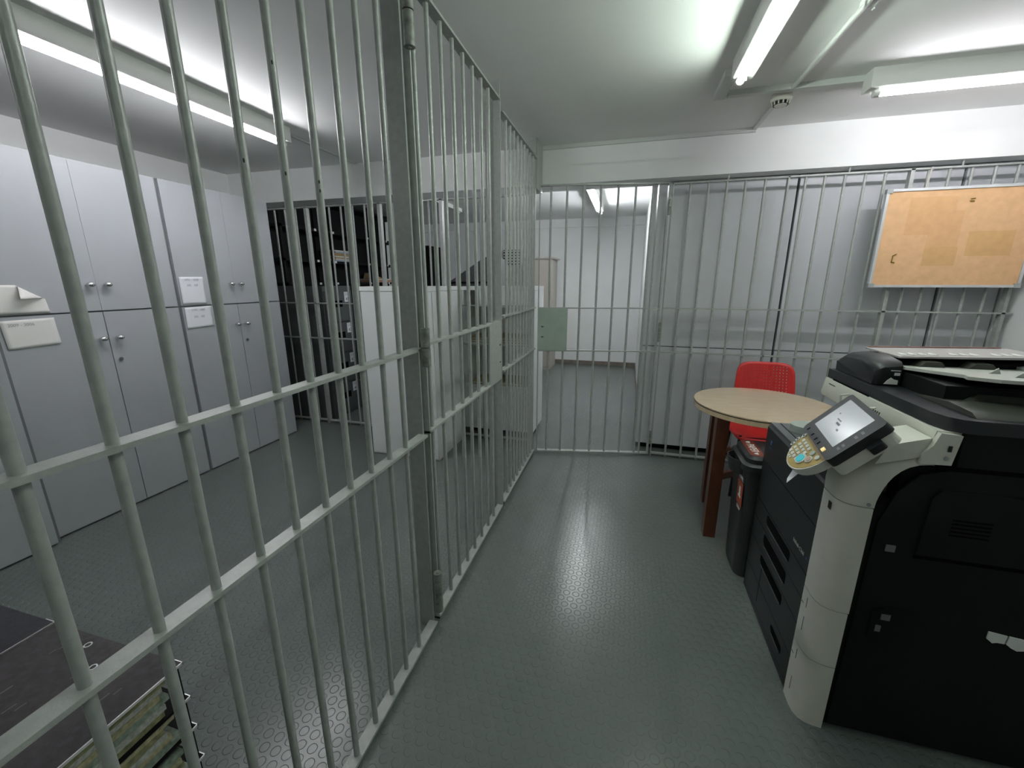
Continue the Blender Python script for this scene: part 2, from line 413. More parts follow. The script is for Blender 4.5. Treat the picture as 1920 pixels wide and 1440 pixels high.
# ------------------------------------------------------------------ fluorescent lamps, trunking, detector
def tube_lamp(name, label, a, b, z, off, e, c, cat='ceiling lamp'):
    """a,b ends of tube in plan; off = sideways offset of the tube from the batten; z tube height"""
    k = (z-.03-1.5)/(z-1.5); z -= .03
    a = Vector((a[0]*k, a[1]*k, 0)); b = Vector((b[0]*k, b[1]*k, 0)); d = (b-a).normalized(); n = Vector((-d.y, d.x, 0)); L = (b-a).length
    t = thing(name, label, cat, ((a+b)/2+Vector((0, 0, ZC))), 'fluorescent ceiling lamps')
    T = frame((a.x, a.y, 0), d, n, (0, 0, 1)); HW = .048
    m = MB(); m.T = T; m.prism([(-off-HW, ZC), (-off-HW, z+.024), (-off-HW+.004, z+.021), (-off+HW-.004, z+.021), (-off+HW, z+.024), (-off+HW, ZC)], 'x', -.05, L+.05)
    m.obj('housing', M['tubecap'], t)
    for s0 in (-.022, L-.003):
        m = MB(); m.T = T
        m.tube((s0, 0, z), (s0+.025, 0, z), .0175, 18); m.box((s0+.004, -.012-max(off, 0), z), (s0+.021, .012-min(off, 0), z+.04)).bevel(.002, 1)
        m.obj('lamp_holder', M['tubecap'], t, True)
    m = MB(); m.T = T; m.tube((.003, 0, z), (L-.003, 0, z), .0135, 20)
    m.obj('lamp_tube', emis(name+'_glow', c, e), t, True)
    return t
tube_lamp('fluorescent_lamp', 'long lit fluorescent batten lamp on the ceiling of the left cell', (-2.475, 1.25), (-2.475, 2.73), 2.465, -.016, E_CELL, C_CELL)
tube_lamp('fluorescent_lamp', 'lit greenish white fluorescent lamp over the aisle, pointing towards the back', (.468, 1.10), (.468, 2.56), 2.465, .016, E_AISLE, C_AISLE)
tube_lamp('fluorescent_lamp', 'lit fluorescent lamp lying crosswise above the copier at the right edge', (1.215, 2.925), (2.42, 2.925), 2.470, -.016, E_CROSS, C_CROSS)
tube_lamp('fluorescent_lamp', 'lit fluorescent lamp in the back room, seen through the open gate', (-.46, 4.55), (-.46, 6.50), 2.465, -.016, E_BACK, C_BACK)
tube_lamp('fluorescent_lamp', 'added fluorescent fill lamp over the aisle, unseen behind the viewer', (.468, -1.7), (.468, -.4), 2.465, .035, E_AISLE*.35, C_AISLE)  # added out of view to raise the overall brightness
tube_lamp('fluorescent_lamp', 'added fluorescent fill lamp in the left cell, unseen behind the viewer', (-2.475, -1.5), (-2.475, -.1), 2.465, -.035, E_CELL*.4, C_CELL)  # second added fill, dimmer and out of view, brightens the cell side
t = thing('fluorescent_lamp', 'unlit white lamp housing on the ceiling above the black shelving', 'ceiling lamp', (-2.50, 5.5, ZC), 'fluorescent ceiling lamps')
MB().prism([(-2.54, ZC), (-2.54, 2.50), (-2.46, 2.50), (-2.46, ZC)], 'y', 4.6, 6.1).bevel(.003, 1).obj('housing', M['tubecap'], t)
for y in (4.62, 6.04): box((-2.515, y, 2.485), (-2.485, y+.04, 2.502)).obj('lamp_holder', M['tubecap'], t)

tag(box((.475, 2.885, 2.522), (1.15, 2.925, ZC)).bevel(.002, 1).obj('cable_trunking', M['trunk']), 'flat white trunking running sideways from the aisle lamp to the crosswise lamp', 'cable trunking', 'white ceiling trunking')
tag(box((.405, 2.62, 2.518), (.465, 2.925, ZC)).bevel(.002, 1).obj('cable_trunking', M['trunk']), 'short white trunking continuing past the end of the aisle lamp', 'cable trunking', 'white ceiling trunking')
t = thing('conduit_pipe', 'round white conduit pipe running along the ceiling right of the aisle lamp', 'conduit', (.80, 2, 2.53), 'white ceiling trunking')
MB().tube((.826, .6, 2.532), (.800, 2.885, 2.532), .011, 12).obj('pipe', M['trunk'], t, True)
MB().box((.795, 2.155, 2.528), (.845, 2.195, 2.549)).tube((.79, 2.13, 2.531), (.80, 2.17, 2.518), .003, 6).tube((.85, 2.22, 2.531), (.84, 2.18, 2.518), .003, 6).bevel(.002, 1).obj('pipe_clip', M['trunk'], t)
m = MB().tube((.782, 3.02, 2.52), (.782, 3.02, ZC), .058, 28, .05)
t = thing('smoke_detector', 'round cream smoke detector with slots on the ceiling behind the trunking', 'smoke detector', (.782, 3.02, ZC))
m.obj('mounting_base', M['cream'], t, True)
MB().tube((.782, 3.02, 2.507), (.782, 3.02, 2.52), .05, 28, .056).tube((.782, 3.02, 2.488), (.782, 3.02, 2.493), .030, 28, .034).obj('cover', M['cream'], t, True)
m = MB()
for k in range(12):
    a = 2*PI*k/12; m.tube((.782+.043*math.cos(a), 3.02+.043*math.sin(a), 2.490), (.782+.046*math.cos(a), 3.02+.046*math.sin(a), 2.508), .004, 6)
m.obj('vent_rib', M['cream'], t)
MB().tube((.782, 3.02, 2.491), (.782, 3.02, 2.509), .040, 24).obj('sensor_core', M['dark'], t, True)
tag(MB().box((.770, 3.085, 2.534), (.794, 3.575, ZC-.0005)).box((-.735, 3.572, 2.522), (.794, 3.589, ZC-.0005)).bevel(.0015, 1).obj('cable_trunking', M['trunk']), 'thin white trunking from the smoke detector along the top of the back beam', 'cable trunking', 'white ceiling trunking')
tag(box((-2.49, 2.81, 2.540), (-2.46, 3.585, ZC-.0005)).obj('cable_trunking', M['trunk']), 'thin white trunking from the cell lamp to the beam', 'cable trunking', 'white ceiling trunking')

# ------------------------------------------------------------------ tall grey cupboards, left cell
def knob(x, y, z, par, s=1.45):
    m = MB().tube((x, y, z), (x+.018*s, y, z), .006*s, 10).ball((x+.024*s, y, z), .0145*s, (.85, 1, .8))
    return m.obj('knob', M['chrome'], par, True)
def cupboard(label, ya, yb, xf, knobs=True, lock=True):
    xb = XL+.02
    t = thing('tall_cupboard', label, 'cupboard', (xf-.3, (ya+yb)/2, 0), 'tall grey cupboards in the left cell')
    box((xb, ya, .0), (xf-.02, yb, 2.20)).obj('body', M['cabedge'], t)
    yc = (ya+yb)/2
    for z0, z1, up in ((.012, 1.316, False), (1.326, 2.198, True)):
        gp = .0008 if up else .0022
        for y0_, y1_, sd in ((ya+.006, yc-gp, 1), (yc+gp, yb-.020, -1)):
            dr = box((xf-.02, y0_, z0), (xf, y1_, z1)).bevel(.0012, 1).obj('door', M['cab'], t)
            if knobs:
                zk = 1.485 if up else 1.152
                yk = yc-.045 if sd > 0 else yc+.045
                knob(xf, yk, zk, dr)
                if sd < 0 and not up and lock:
                    MB().tube((xf, yk-.01, 1.01), (xf+.012, yk-.01, 1.01), .012, 14).obj('cylinder_lock', M['chrome'], dr, True)
    return t
cupboard('tall grey double cupboard with chrome knobs, two blank cream sheets taped at its left', 1.354, 2.325, -3.20)
cupboard('tall grey double cupboard at the far left corner with two white handwritten sheets', 2.325, 3.262, -3.20)
cupboard('plain grey cupboard at the left edge, standing a little forward of the others', .36, 1.345, -3.14, False)

def sheet(label, pts, m, group, curl=None, writing=None, x=-3.196):
    """pts: four (y,z) corners TL,TR,BR,BL"""
    mb = MB(); nx = 10
    loops = []
    TL, TR, BR, BL = [Vector((p[0], p[1])) for p in pts]
    grid = []
    for i in range(nx+1):
        row = []
        for j in range(nx+1):
            u = i/nx; v = j/nx
            p = (TL*(1-u)+TR*u)*(1-v)+(BL*(1-u)+BR*u)*v
            xx = x+.0015+.0012*math.sin(u*5)*math.sin(v*4)
            if curl:
                k = max(0, (u-(1-v*1.0)-.0)) if curl == 'br' else max(0, u-v-.55)
                a = k*1.0
                xx += a*.16; p = p-Vector((a*.28, a*.16*(1 if curl != 'br' else -1)))
            row.append(mb._v((xx, p.x, p.y)))
        grid.append(row)
    for i in range(nx):
        for j in range(nx): mb.face([grid[i][j], grid[i+1][j], grid[i+1][j+1], grid[i][j+1]])
    o = mb.obj('paper_sheet', m, None, True)
    sd = o.modifiers.new('thick', 'SOLIDIFY'); sd.thickness = .0006
    tag(o, label, 'paper', group)
    if writing:
        for s, y, z, sz in writing:
            text('handwriting', s, sz, M['ink'], frame((x+.004, y, z), (0, 1, 0), (0, 0, 1), (1, 0, 0)), o, .0003)
    return o
g = 'sheets taped to the grey cupboards'
sheet('cream sheet with curled corner taped to the upper cupboard door at the left', [(1.375, 1.485), (1.575, 1.484), (1.590, 1.332), (1.365, 1.332)], M['paper'], g, 'tr')
sheet('cream sheet with faint writing taped to the lower cupboard door at the left', [(1.375, 1.298), (1.598, 1.302), (1.602, 1.152), (1.380, 1.142)], M['paper'], g, None, [('2009 - 2006', 1.455, 1.272, .022)])
sheet('white handwritten sheet on the upper door of the far cupboard', [(2.345, 1.536), (2.528, 1.539), (2.523, 1.335), (2.340, 1.335)], M['paperw'], g, None, [('1031 - 1028', 2.435, 1.515, .022), ('205   169', 2.435, 1.475, .022)])
sheet('white handwritten sheet on the lower door of the far cupboard', [(2.345, 1.312), (2.552, 1.317), (2.549, 1.161), (2.341, 1.154)], M['paperw'], g, None, [('1770 - 1805', 2.445, 1.29, .022), ('305 - 102', 2.445, 1.24, .022)])

# ------------------------------------------------------------------ white steel cabinet in the cell
t = thing('steel_cabinet', 'white steel cabinet standing in the left cell in front of the far bars', 'cabinet', (-1.80, 3.23, 0))
box((-2.125, 2.995, .0), (-1.48, 3.50, 1.425)).bevel(.003, 1).obj('body', M['whitemet'], t)
box((-2.128, 2.985, 1.427), (-1.477, 3.503, 1.462)).bevel(.003, 1).obj('top_panel', M['whitemet'], t)
box((-2.120, 2.983, .012), (-1.485, 2.994, 1.420)).bevel(.002, 1).obj('door', M['whitemet'], t)

# ------------------------------------------------------------------ behind the far bars
t = thing('filing_cabinet', 'dark grey four-drawer filing cabinet with white labels 41 to 44 behind the far bars', 'filing cabinet', (-3.38, 3.93, 0))
box((-3.68, 3.70, .0), (-3.085, 4.165, 1.455)).bevel(.003, 1).obj('body', M['file'], t)
for k in range(4):
    z1 = 1.405-.345*k; z0 = z1-.335
    d = box((-3.085, 3.715, z0), (-3.068, 4.150, z1)).bevel(.002, 1).obj('drawer', M['file'], t)
    MB().box((-3.0685, 3.83, z1-.175), (-3.066, 3.98, z1-.105)).obj('handle_recess', M['slot'], d)
    lb = box((-3.0685, 4.02, z1-.125), (-3.0655, 4.115, z1-.015)).obj('drawer_label', M['paperw'], d)
    text('drawer_number', str(41+k), .052, M['inkd'], frame((-3.065, 4.067, z1-.095), (0, 1, 0), (0, 0, 1), (1, 0, 0)), d, .0003)
    m = MB()
    for q in range(3): m.box((-3.0656, 4.03, z1-.028-.012*q), (-3.0652, 4.105-.008*q, z1-.023-.012*q))
    m.obj('label_print', M['ink'], d)

t = thing('open_shelving', 'tall black steel shelving along the left wall behind the far bars', 'shelving', (-3.80, 5.6, 0))
sx0, sx1 = -3.97, -3.69
ys = [3.88, 4.70, 5.52, 6.34]
for y in ys:
    for x in (sx0, sx1-.03): box((x, y, 0), (x+.03, y+.03, 2.53)).obj('upright', M['black'], t)
box((sx0, ys[0], .02), (sx0+.012, ys[-1]+.03, 2.53)).obj('back_panel', M['black'], t)
for z in (.12, .5, .85, 1.17, 1.46, 1.73, 2.09, 2.45):
    b = box((sx0, ys[0], z), (sx1, ys[-1]+.03, z+.03)).obj('shelf', M['black'], t)
    if z in (1.46, 1.73, 2.09):
        for y in (4.05, 4.40, 4.72, 5.14, 5.46, 5.95, 6.25):
            box((sx1, y, z+.005), (sx1+.004, y+.035, z+.030)).obj('label_clip', M['clip'], b)
ORD = ['topmost', 'second from the top', 'third from the top', 'fourth from the top', 'fifth from the top', 'sixth from the top', 'seventh from the top', 'lowest']
def stack(label, x0, x1, ya, yb, z, n, mats, group, th=.012, jit=.02):
    for k in range(n):
        a = random.uniform(-jit, jit); bq = random.uniform(-jit, jit)
        mb = box((x0+a, ya+bq, z+k*th), (x1+a, yb+bq, z+k*th+th*.93)).bevel(.0015, 1)
        o = mb.obj('paper_bundle', mats[k % len(mats)])
        tag(o, label % ORD[n-1-k], 'papers', group)
def stack1(name, label, x0, x1, ya, yb, z, n, mats, th=.012, jit=.02, cat='papers'):
    t = thing(name, label, cat, ((x0+x1)/2, (ya+yb)/2, z))
    for k in range(n):
        a = random.uniform(-jit, jit); bq = random.uniform(-jit, jit)
        box((x0+a, ya+bq, z+k*th), (x1+a, yb+bq, z+k*th+th*.93)).bevel(.0015, 1).obj('folder', mats[k % len(mats)], t)
    return t
stack('paper bundle, %s, in the pile on the middle black shelf', -3.92, -3.72, 4.78, 5.10, 1.761, 8, [PAP[2], PAP[1], PAP[0], PAP[1], PAP[0], PAP[0]], 'papers piled on the middle black shelf', .018, .015)
stack('folder, %s, lying on the low black shelf beyond filing cabinet', -3.93, -3.71, 5.56, 6.20, 1.491, 3, [PAP[3], PAP[3], PAP[1]], 'folders on the low black shelf', .018, .01)
tag(MB().prism([(5.60, 1.546), (5.88, 1.546), (5.78, 1.575), (5.64, 1.63)], 'x', -3.90, -3.74).obj('crumpled_paper', PAP[0]), 'crumpled brown paper on the folders on the low black shelf', 'paper')
t = thing('storage_cabinet', 'black cabinet standing against the far back wall beyond the shelving', 'cabinet', (-3.7, 7.3, 0))
box((-3.97, 6.95, .0), (-3.46, 7.50, 2.12)).bevel(.003, 1).obj('body', M['black'], t)
box((-3.462, 6.97, .06), (-3.45, 7.48, 2.09)).bevel(.002, 1).obj('door', M['black'], t)
# grey machine with slanted top
t = thing('covered_machine', 'dark grey machine with a slanted top behind the far bars', 'machine', (-1.75, 4.75, 0))
MB().prism([(-2.10, 1.40), (-2.05, 1.50), (-1.62, 1.76), (-1.52, 1.79), (-1.47, 1.74), (-1.47, 1.40)], 'y', 4.62, 5.0).bevel(.015, 3).obj('slanted_hood', M['plot'], t, True)
box((-2.08, 4.6, 0), (-1.48, 5.02, 1.398)).bevel(.01, 2).obj('body', M['file'], t)
MB().path([(-2.06, 4.59, 1.42), (-2.04, 4.58, 1.475), (-1.98, 4.575, 1.49), (-1.55, 4.575, 1.49), (-1.5, 4.58, 1.475)], .010).obj('bar_handle', M['black'], t, True)
# light cabinet behind bars
t = thing('open_fronted_cabinet', 'light grey open-fronted cabinet with folders, just behind the bars in the corner', 'cabinet', (-1.15, 3.95, 0))
cx0, cx1, cy0, cy1 = -1.53, -.82, 3.72, 4.15
m = MB().box((cx0, cy0, .05), (cx0+.02, cy1, 1.42)).box((cx1-.02, cy0, .05), (cx1, cy1, 1.42)).box((cx0+.02, cy1-.015, .05), (cx1-.02, cy1, 1.42))
m.box((cx0+.02, cy0, .05), (cx1-.02, cy1-.015, .07)).box((cx0+.02, cy0+.02, .90), (cx1-.02, cy1-.015, .92)).box((cx0+.02, cy0+.02, .48), (cx1-.02, cy1-.015, .50))
m.obj('body', M['whitemet'], t)
box((cx0, cy0-.01, 1.422), (cx1, cy1, 1.456)).bevel(.002, 1).obj('top_panel', M['whitemet'], t)
box((cx0+.18, cy0-.008, 1.27), (cx1, cy0+.01, 1.418)).bevel(.002, 1).obj('flap_door', M['whitemet'], t)
box((cx0+.02, cy0+.002, .07), (cx1-.02, cy0+.016, .48)).bevel(.002, 1).obj('lower_door', M['whitemet'], t)
box((cx0+.02, cy0+.05, .03), (cx1-.02, cy1-.02, .05)).obj('plinth', M['black'], t)
for z, n, lab in ((.920, 5, 'pile of tan folders on the shelf of the open-fronted cabinet'), (.500, 3, 'low pile of tan folders on the bottom shelf of the open-fronted cabinet')):
    stack1('folder_pile', lab, cx0+.06, cx1-.08, cy0+.05, cy1-.06, z, n, [M['tan'], PAP[1]], .012, .01, 'folders')
# stickered cabinet seen edge on at the gate
t = thing('filing_cabinet', 'pale filing cabinet seen edge on just behind the left side of the open gate', 'filing cabinet', (-.98, 4.6, 0))
box((-1.43, 4.19, 0), (-.965, 4.66, 1.30)).bevel(.003, 1).obj('body', M['whitemet'], t)
for k in range(3):
    d = box((-.965, 4.205, .06+.41*k), (-.952, 4.645, .455+.41*k)).bevel(.002, 1).obj('drawer', M['whitemet'], t)
    box((-.952, 4.37, .34+.41*k), (-.949, 4.47, .42+.41*k)).obj('drawer_label', M['paperw'], d)
t = thing('utility_cabinet', 'narrow beige cabinet in the back room beyond the open gate', 'cabinet', (-1.5, 7.1, 0))
box((-1.72, 6.96, 0), (-1.245, 7.50, 1.86)).bevel(.004, 1).obj('body', M['beige'], t)
box((-1.74, 6.93, 1.862), (-1.20, 7.50, 1.885)).bevel(.003, 1).obj('top_panel', M['beige'], t)
box((-1.71, 6.945, .05), (-1.26, 6.958, 1.84)).bevel(.002, 1).obj('door', M['beige'], t)
box((.186, 6.1, 1.10), (.199, 6.18, 1.18)).bevel(.002, 1).obj('wall_switch', M['tubecap'])
tag(bpy.data.objects['wall_switch'], 'small white switch on the right wall of the back room passage', 'switch')

t = thing('wall_vent', 'small dark slatted vent on the far back wall, seen between the corner bars', 'vent', (-2.08, 7.53, 1.9))
box((-2.25, 7.535, 1.77), (-1.91, 7.54, 2.06)).obj('backing', M['slot'], t)
for k in range(6): box((-2.26, 7.52, 1.775+.05*k), (-1.90, 7.538, 1.795+.05*k)).obj('slat', M['tubecap'], t)
# tall cupboards behind right bars
def rcup(label, xa, xb):
    yf = 3.735
    t = thing('tall_cupboard', label, 'cupboard', ((xa+xb)/2, 4.0, 0), 'tall grey cupboards behind the right bars')
    box((xa, yf+.018, .055), (xb, 4.30, 2.262)).obj('body', M['cabedge'], t)
    box((xa+.03, yf+.05, 0), (xb-.03, 4.28, .055)).obj('plinth', M['black'], t)
    box((xa+.004, yf, .057), (xb-.006, yf+.018, .952)).bevel(.0012, 1).obj('door', M['cab2'], t)
    box((xa+.004, yf, .960), (xb-.006, yf+.018, 2.26)).bevel(.0012, 1).obj('door', M['cab2'], t)
rcup('tall grey cupboard behind the bars, just right of the open gate', .145, 1.157)
rcup('tall grey cupboard behind the bars, partly hidden by the cork board', 1.165, 2.138)
rcup('grey cupboard behind the bars against the right wall', 2.146, 2.495)

# ------------------------------------------------------------------ cork board
t = thing('cork_board', 'empty cork board in an aluminium frame hanging on the bars at the right', 'notice board', (2.04, 3.535, 1.46))
bx0, bx1, bz0, bz1, by = 1.622, 2.452, 1.458, 2.092, 3.535
box((bx0+.004, by, bz0+.004), (bx1-.004, by+.012, bz1-.004)).obj('backing', M['alugrey'], t)
ck = box((bx0+.008, by-.004, bz0+.008), (bx1-.008, by, bz1-.008)).obj('cork_sheet', M['cork'], t)
fr = MB()
for a, b_ in (((bx0, by-.012, bz0), (bx1, by+.014, bz0+.016)), ((bx0, by-.012, bz1-.016), (bx1, by+.014, bz1)), ((bx0, by-.012, bz0+.016), (bx0+.016, by+.014, bz1-.016)), ((bx1-.016, by-.012, bz0+.016), (bx1, by+.014, bz1-.016))): fr.box(a, b_)
fr.bevel(.003, 2).obj('frame', M['alu'], t, True)
for x, z in ((bx0, bz0), (bx0, bz1), (bx1, bz0), (bx1, bz1)):
    sx = 1 if x == bx0 else -1; sz = 1 if z == bz0 else -1
    box((x-.002*sx, by-.014, z-.002*sz), (x+.032*sx, by+.015, z+.026*sz)).bevel(.003, 2).obj('frame_corner', M['alugrey'], t, True)
for x0, x1, z0, z1, m_ in ((1.765, 2.02, 1.80, 2.035, 'corkd'), (1.90, 2.07, 1.62, 1.945, 'corkd'), (2.12, 2.36, 1.66, 1.815, 'corkc'), (1.90, 2.08, 1.60, 1.72, 'corkc')):
    yo = {1.80: .0002, 1.62: .0004, 1.66: .0002, 1.60: .0006}[z0]
    box((x0, by-.004-yo, z0), (x1, by-.004, z1)).obj('unfaded_patch', M[m_], ck)
tag(MB().tube((1.727, 3.531, 1.665), (1.747, 3.522, 1.68), .003, 6).tube((1.727, 3.531, 1.628), (1.745, 3.522, 1.622), .004, 6).tube((1.730, 3.528, 1.63), (1.732, 3.528, 1.668), .003, 6).obj('push_pin', M['brass']), 'cluster of brass and green pins at the lower left of the cork board', 'pin')
tag(MB().tube((2.085, 3.531, 2.012), (2.105, 3.524, 2.014), .0035, 6).tube((2.083, 3.531, 2.000), (2.103, 3.524, 1.998), .004, 6).obj('push_pin', M['brass']), 'pair of brass pins near the top of the cork board', 'pin')
for x, lab in ((1.84, 'white twine tying the cork board to the top rail, at its left'), (2.40, 'white twine tying the cork board to the top rail, at its right')):
    tag(MB().path([(x, 3.545, 2.09), (x+.012, 3.566, 2.15), (x+.02, 3.566, 2.222), (x+.03, 3.575, 2.226), (x+.018, 3.566, 2.15), (x+.008, 3.545, 2.09)], .0022, 6).obj('twine', M['twine']), lab, 'string')

# ------------------------------------------------------------------ round table and chair
TX, TY, TZ, TR = .805, 2.635, .80, .372
t = thing('round_table', 'small round oak table with glass top and dark brown legs beside the copier', 'table', (TX, TY, 0))
def disc(z0, z1, r, m, name, par, bv=.003):
    mb = MB().tube((TX, TY, z0), (TX, TY, z1), r, 72); mb.bevel(bv, 2, 50); return mb.obj(name, m, par, True)
disc(TZ-.036, TZ-.011, TR, M['oak'], 'tabletop', t)
disc(TZ-.0108, TZ-.006, TR-.001, M['dark'], 'rubber_seal', t, .0002)
disc(TZ-.0058, TZ, TR-.002, M['oak'], 'glass_top', t, .001)
ang = math.atan2(2.445-TY, .553-TX)
for k in range(4):
    a = ang+k*PI/2; lx = TX+.305*math.cos(a); ly = TY+.305*math.sin(a)
    mb = MB(); mb.T = Matrix.Translation((lx, ly, 0)) @ Matrix.Rotation(.0, 4, 'Z')
    mb.box((-.033, -.033, 0), (.033, .033, TZ-.0345)).bevel(.003, 1); mb.obj('leg', M['wood'], t)
mb = MB()
for k in range(2):
    a = ang+k*PI/2; p = Vector((math.cos(a), math.sin(a)))*.27; q = Vector((-p.y, p.x)).normalized()*.012
    z = .36+.05*k
    mb.hexa([(TX+s1*p.x+s2*q.x, TY+s1*p.y+s2*q.y, zz) for zz in (z, z+.04) for s1, s2 in ((-1, -1), (1, -1), (1, 1), (-1, 1))])
mb.obj('stretcher', M['wood'], t)

t = thing('plastic_chair', 'red perforated plastic chair behind the round table', 'chair', (.98, 3.19, 0))
def rrect_shell(name, m, f, nu=16, nv=16, th=.006, crn=.22, par=None):
    mb = MB(); uvl = mb.bm.loops.layers.uv.new('UVMap'); V = {}
    def sq(u, v):  # superellipse map of square to rounded rect
        a, b_ = 2*u-1, 2*v-1
        r = max(abs(a), abs(b_)); 
        if r < 1e-6: return .5, .5
        n = 6.0; k = r/((abs(a)**n+abs(b_)**n)**(1/n))
        return .5+a*k/2, .5+b_*k/2
    for i in range(nu+1):
        for j in range(nv+1):
            u, v = sq(i/nu, j/nv); V[i, j] = (mb._v(f(u, v)), u, v)
    for i in range(nu):
        for j in range(nv):
            q = [V[i, j], V[i+1, j], V[i+1, j+1], V[i, j+1]]
            fc = mb.face([k[0] for k in q])
            for lp, k in zip(fc.loops, q): lp[uvl].uv = (k[1], k[2])
    o = mb.obj(name, m, par, True)
    s = o.modifiers.new('thick', 'SOLIDIFY'); s.thickness = th; s.offset = 0
    return o
ccx = .985
def fback(u, v):
    w = .425-.045*v; x = ccx+.034+(u-.5)*w
    z = .50+.415*v; y = 3.33+.085*v-.035*(1-(2*u-1)**2)*0+.035*((2*u-1)**2)*-1
    return (x, y, z)
def fseat(u, v):
    w = .41; x = ccx+(u-.5)*w
    y = 2.985+.35*v; z = .462-.018*math.sin(PI*v)-.012*(1-(2*u-1)**2)-(.03*(1-v*6) if v < 1/6 else 0)
    return (x, y, z)
rrect_shell('backrest', M['redback'], fback, 20, 20, .009, par=t)
rrect_shell('seat', M['redback'], fseat, 20, 20, .009, par=t)
def farm(s):
    return [(ccx+s*.17, 3.31, .455), (ccx+s*.175, 3.36, .50), (ccx+s*.165, 3.375, .62)]
MB().path(farm(-1), .014, 10).path(farm(1), .014, 10).obj('back_bracket', M['red'], t, True)
for s in (-1, 1):
    MB().path([(ccx+s*.165, 3.03, .452), (ccx+s*.19, 2.99, .0)], .012, 10).obj('leg', M['redchair_leg'], t, True)
    MB().path([(ccx+s*.165, 3.29, .452), (ccx+s*.19, 3.36, .0)], .012, 10).obj('leg', M['redchair_leg'], t, True)
MB().box((ccx-.17, 3.02, .425), (ccx+.17, 3.04, .443)).box((ccx-.17, 3.28, .425), (ccx+.17, 3.30, .443)).obj('seat_frame', M['redchair_leg'], t)

# ------------------------------------------------------------------ paper bin
t = thing('recycling_bin', 'charcoal plastic bin with a red-brown PAPER label on its lid, between table and copier', 'bin', (.78, 2.2, 0))
def rr(x0, x1, y0, y1, r, n=5):
    pts = []
    for cx, cy, a0 in ((x1-r, y1-r, 0), (x0+r, y1-r, PI/2), (x0+r, y0+r, PI), (x1-r, y0+r, 3*PI/2)):
        for k in range(n+1): a = a0+PI/2*k/n; pts.append((cx+r*math.cos(a), cy+r*math.sin(a)))
    return pts
def ringz(x0, x1, y0, y1, r, z): return [(x, y, z) for x, y in rr(x0, x1, y0, y1, r)]
X0, X1, Y0, Y1 = .606, .92, 2.065, 2.335
MB().rings([ringz(X0+.022, X1-.02, Y0+.02, Y1-.02, .05, 0), ringz(X0+.018, X1-.018, Y0+.016, Y1-.016, .05, .02), ringz(X0+.004, X1, Y0, Y1, .045, .60)]).obj('body', M['bin'], t, True)
MB().rings([ringz(X0-.012, X1+.01, Y0-.012, Y1+.012, .05, .602), ringz(X0-.014, X1+.01, Y0-.014, Y1+.014, .05, .632), ringz(X0-.004, X1, Y0-.004, Y1+.004, .045, .640)]).obj('rim', M['bin'], t, True)
lid = MB().rings([ringz(X0+.004, X1-.005, Y0+.008, Y1-.008, .04, .6405), ringz(X0+.004, X1-.005, Y0+.008, Y1-.008, .04, .662), ringz(X0+.016, X1-.015, Y0+.02, Y1-.02, .035, .676)]).obj('lid', M['bin'], t, True)
LT = frame((X0+.052, (Y0+Y1)/2, .6762), (0, -1, 0), (1, 0, 0), (0, 0, 1))
mb = MB(); mb.T = LT; mb.box((-.105, -.032, 0), (.105, .032, .0012)).bevel(.0004, 1); lab = mb.obj('lid_label', M['binlab'], lid)
text('label_word', 'PAPER', .052, M['white'], LT @ Matrix.Translation((0, 0, .0014)), lab, .0003, .75)
for s in (-1, 1):
    mb = MB(); mb.T = LT @ Matrix.Translation((s*.078, 0, .0013))
    pts = [(math.cos(a)*.010, math.sin(a)*.010, 0) for a in [2*PI*k/3+.5 for k in range(4)]]
    mb.path(pts, .0032, 6); mb.obj('recycling_mark', M['white'], lab)
pts = []
for k in range(9):
    a = PI*k/8; pts.append((X0+.0-.055*math.sin(a), 2.20-.070*math.cos(a), .615))
for zt in (0,):
    mb = MB()
    lo = [(p[0]-.003, p[1], .63) for p in pts]; li = [(p[0]+.003, p[1]*.97+2.2*.03, .63) for p in pts]
    lob = [(p[0]+.012, p[1], .555) for p in pts]; lib = [(p[0]+.018, p[1]*.97+2.2*.03, .555) for p in pts]
    A = [mb._v(p) for p in lo]; B = [mb._v(p) for p in li]; C_ = [mb._v(p) for p in lob]; D = [mb._v(p) for p in lib]
    for i in range(8):
        mb.face([A[i], A[i+1], B[i+1], B[i]]); mb.face([A[i], A[i+1], C_[i+1], C_[i]]); mb.face([B[i], B[i+1], D[i+1], D[i]]); mb.face([C_[i], C_[i+1], D[i+1], D[i]])
    mb.obj('handle', M['bin'], t, True)
LF = frame((X0+.0065, 2.135, .46), (0, -1, 0), (-.03, 0, 1), (-1, 0, -.03))
mb = MB(); mb.T = LF; mb.box((-.045, -.07, 0), (.045, .06, .001)); bl = mb.obj('front_label', M['orange'], t)
text('label_word', 'PAPER', .034, M['white'], LF @ Matrix.Translation((0, .078, .001)), bl, .0003, .8)
mb = MB(); mb.T = LF; mb.box((-.012, -.02, .001), (.012, .03, .0014)).box((-.025, -.03, .001), (.02, -.018, .0014)).box((-.03, -.085, .0), (.03, -.081, .0012)).box((-.03, -.095, .0), (.02, -.091, .0012)); mb.obj('label_mark', M['white'], bl)

# ------------------------------------------------------------------ copier
t = thing('photocopier', 'large black and cream office photocopier standing at the right of the aisle', 'photocopier', (1.0, 1.7, 0))
CY0, CY1 = 1.335, 2.04
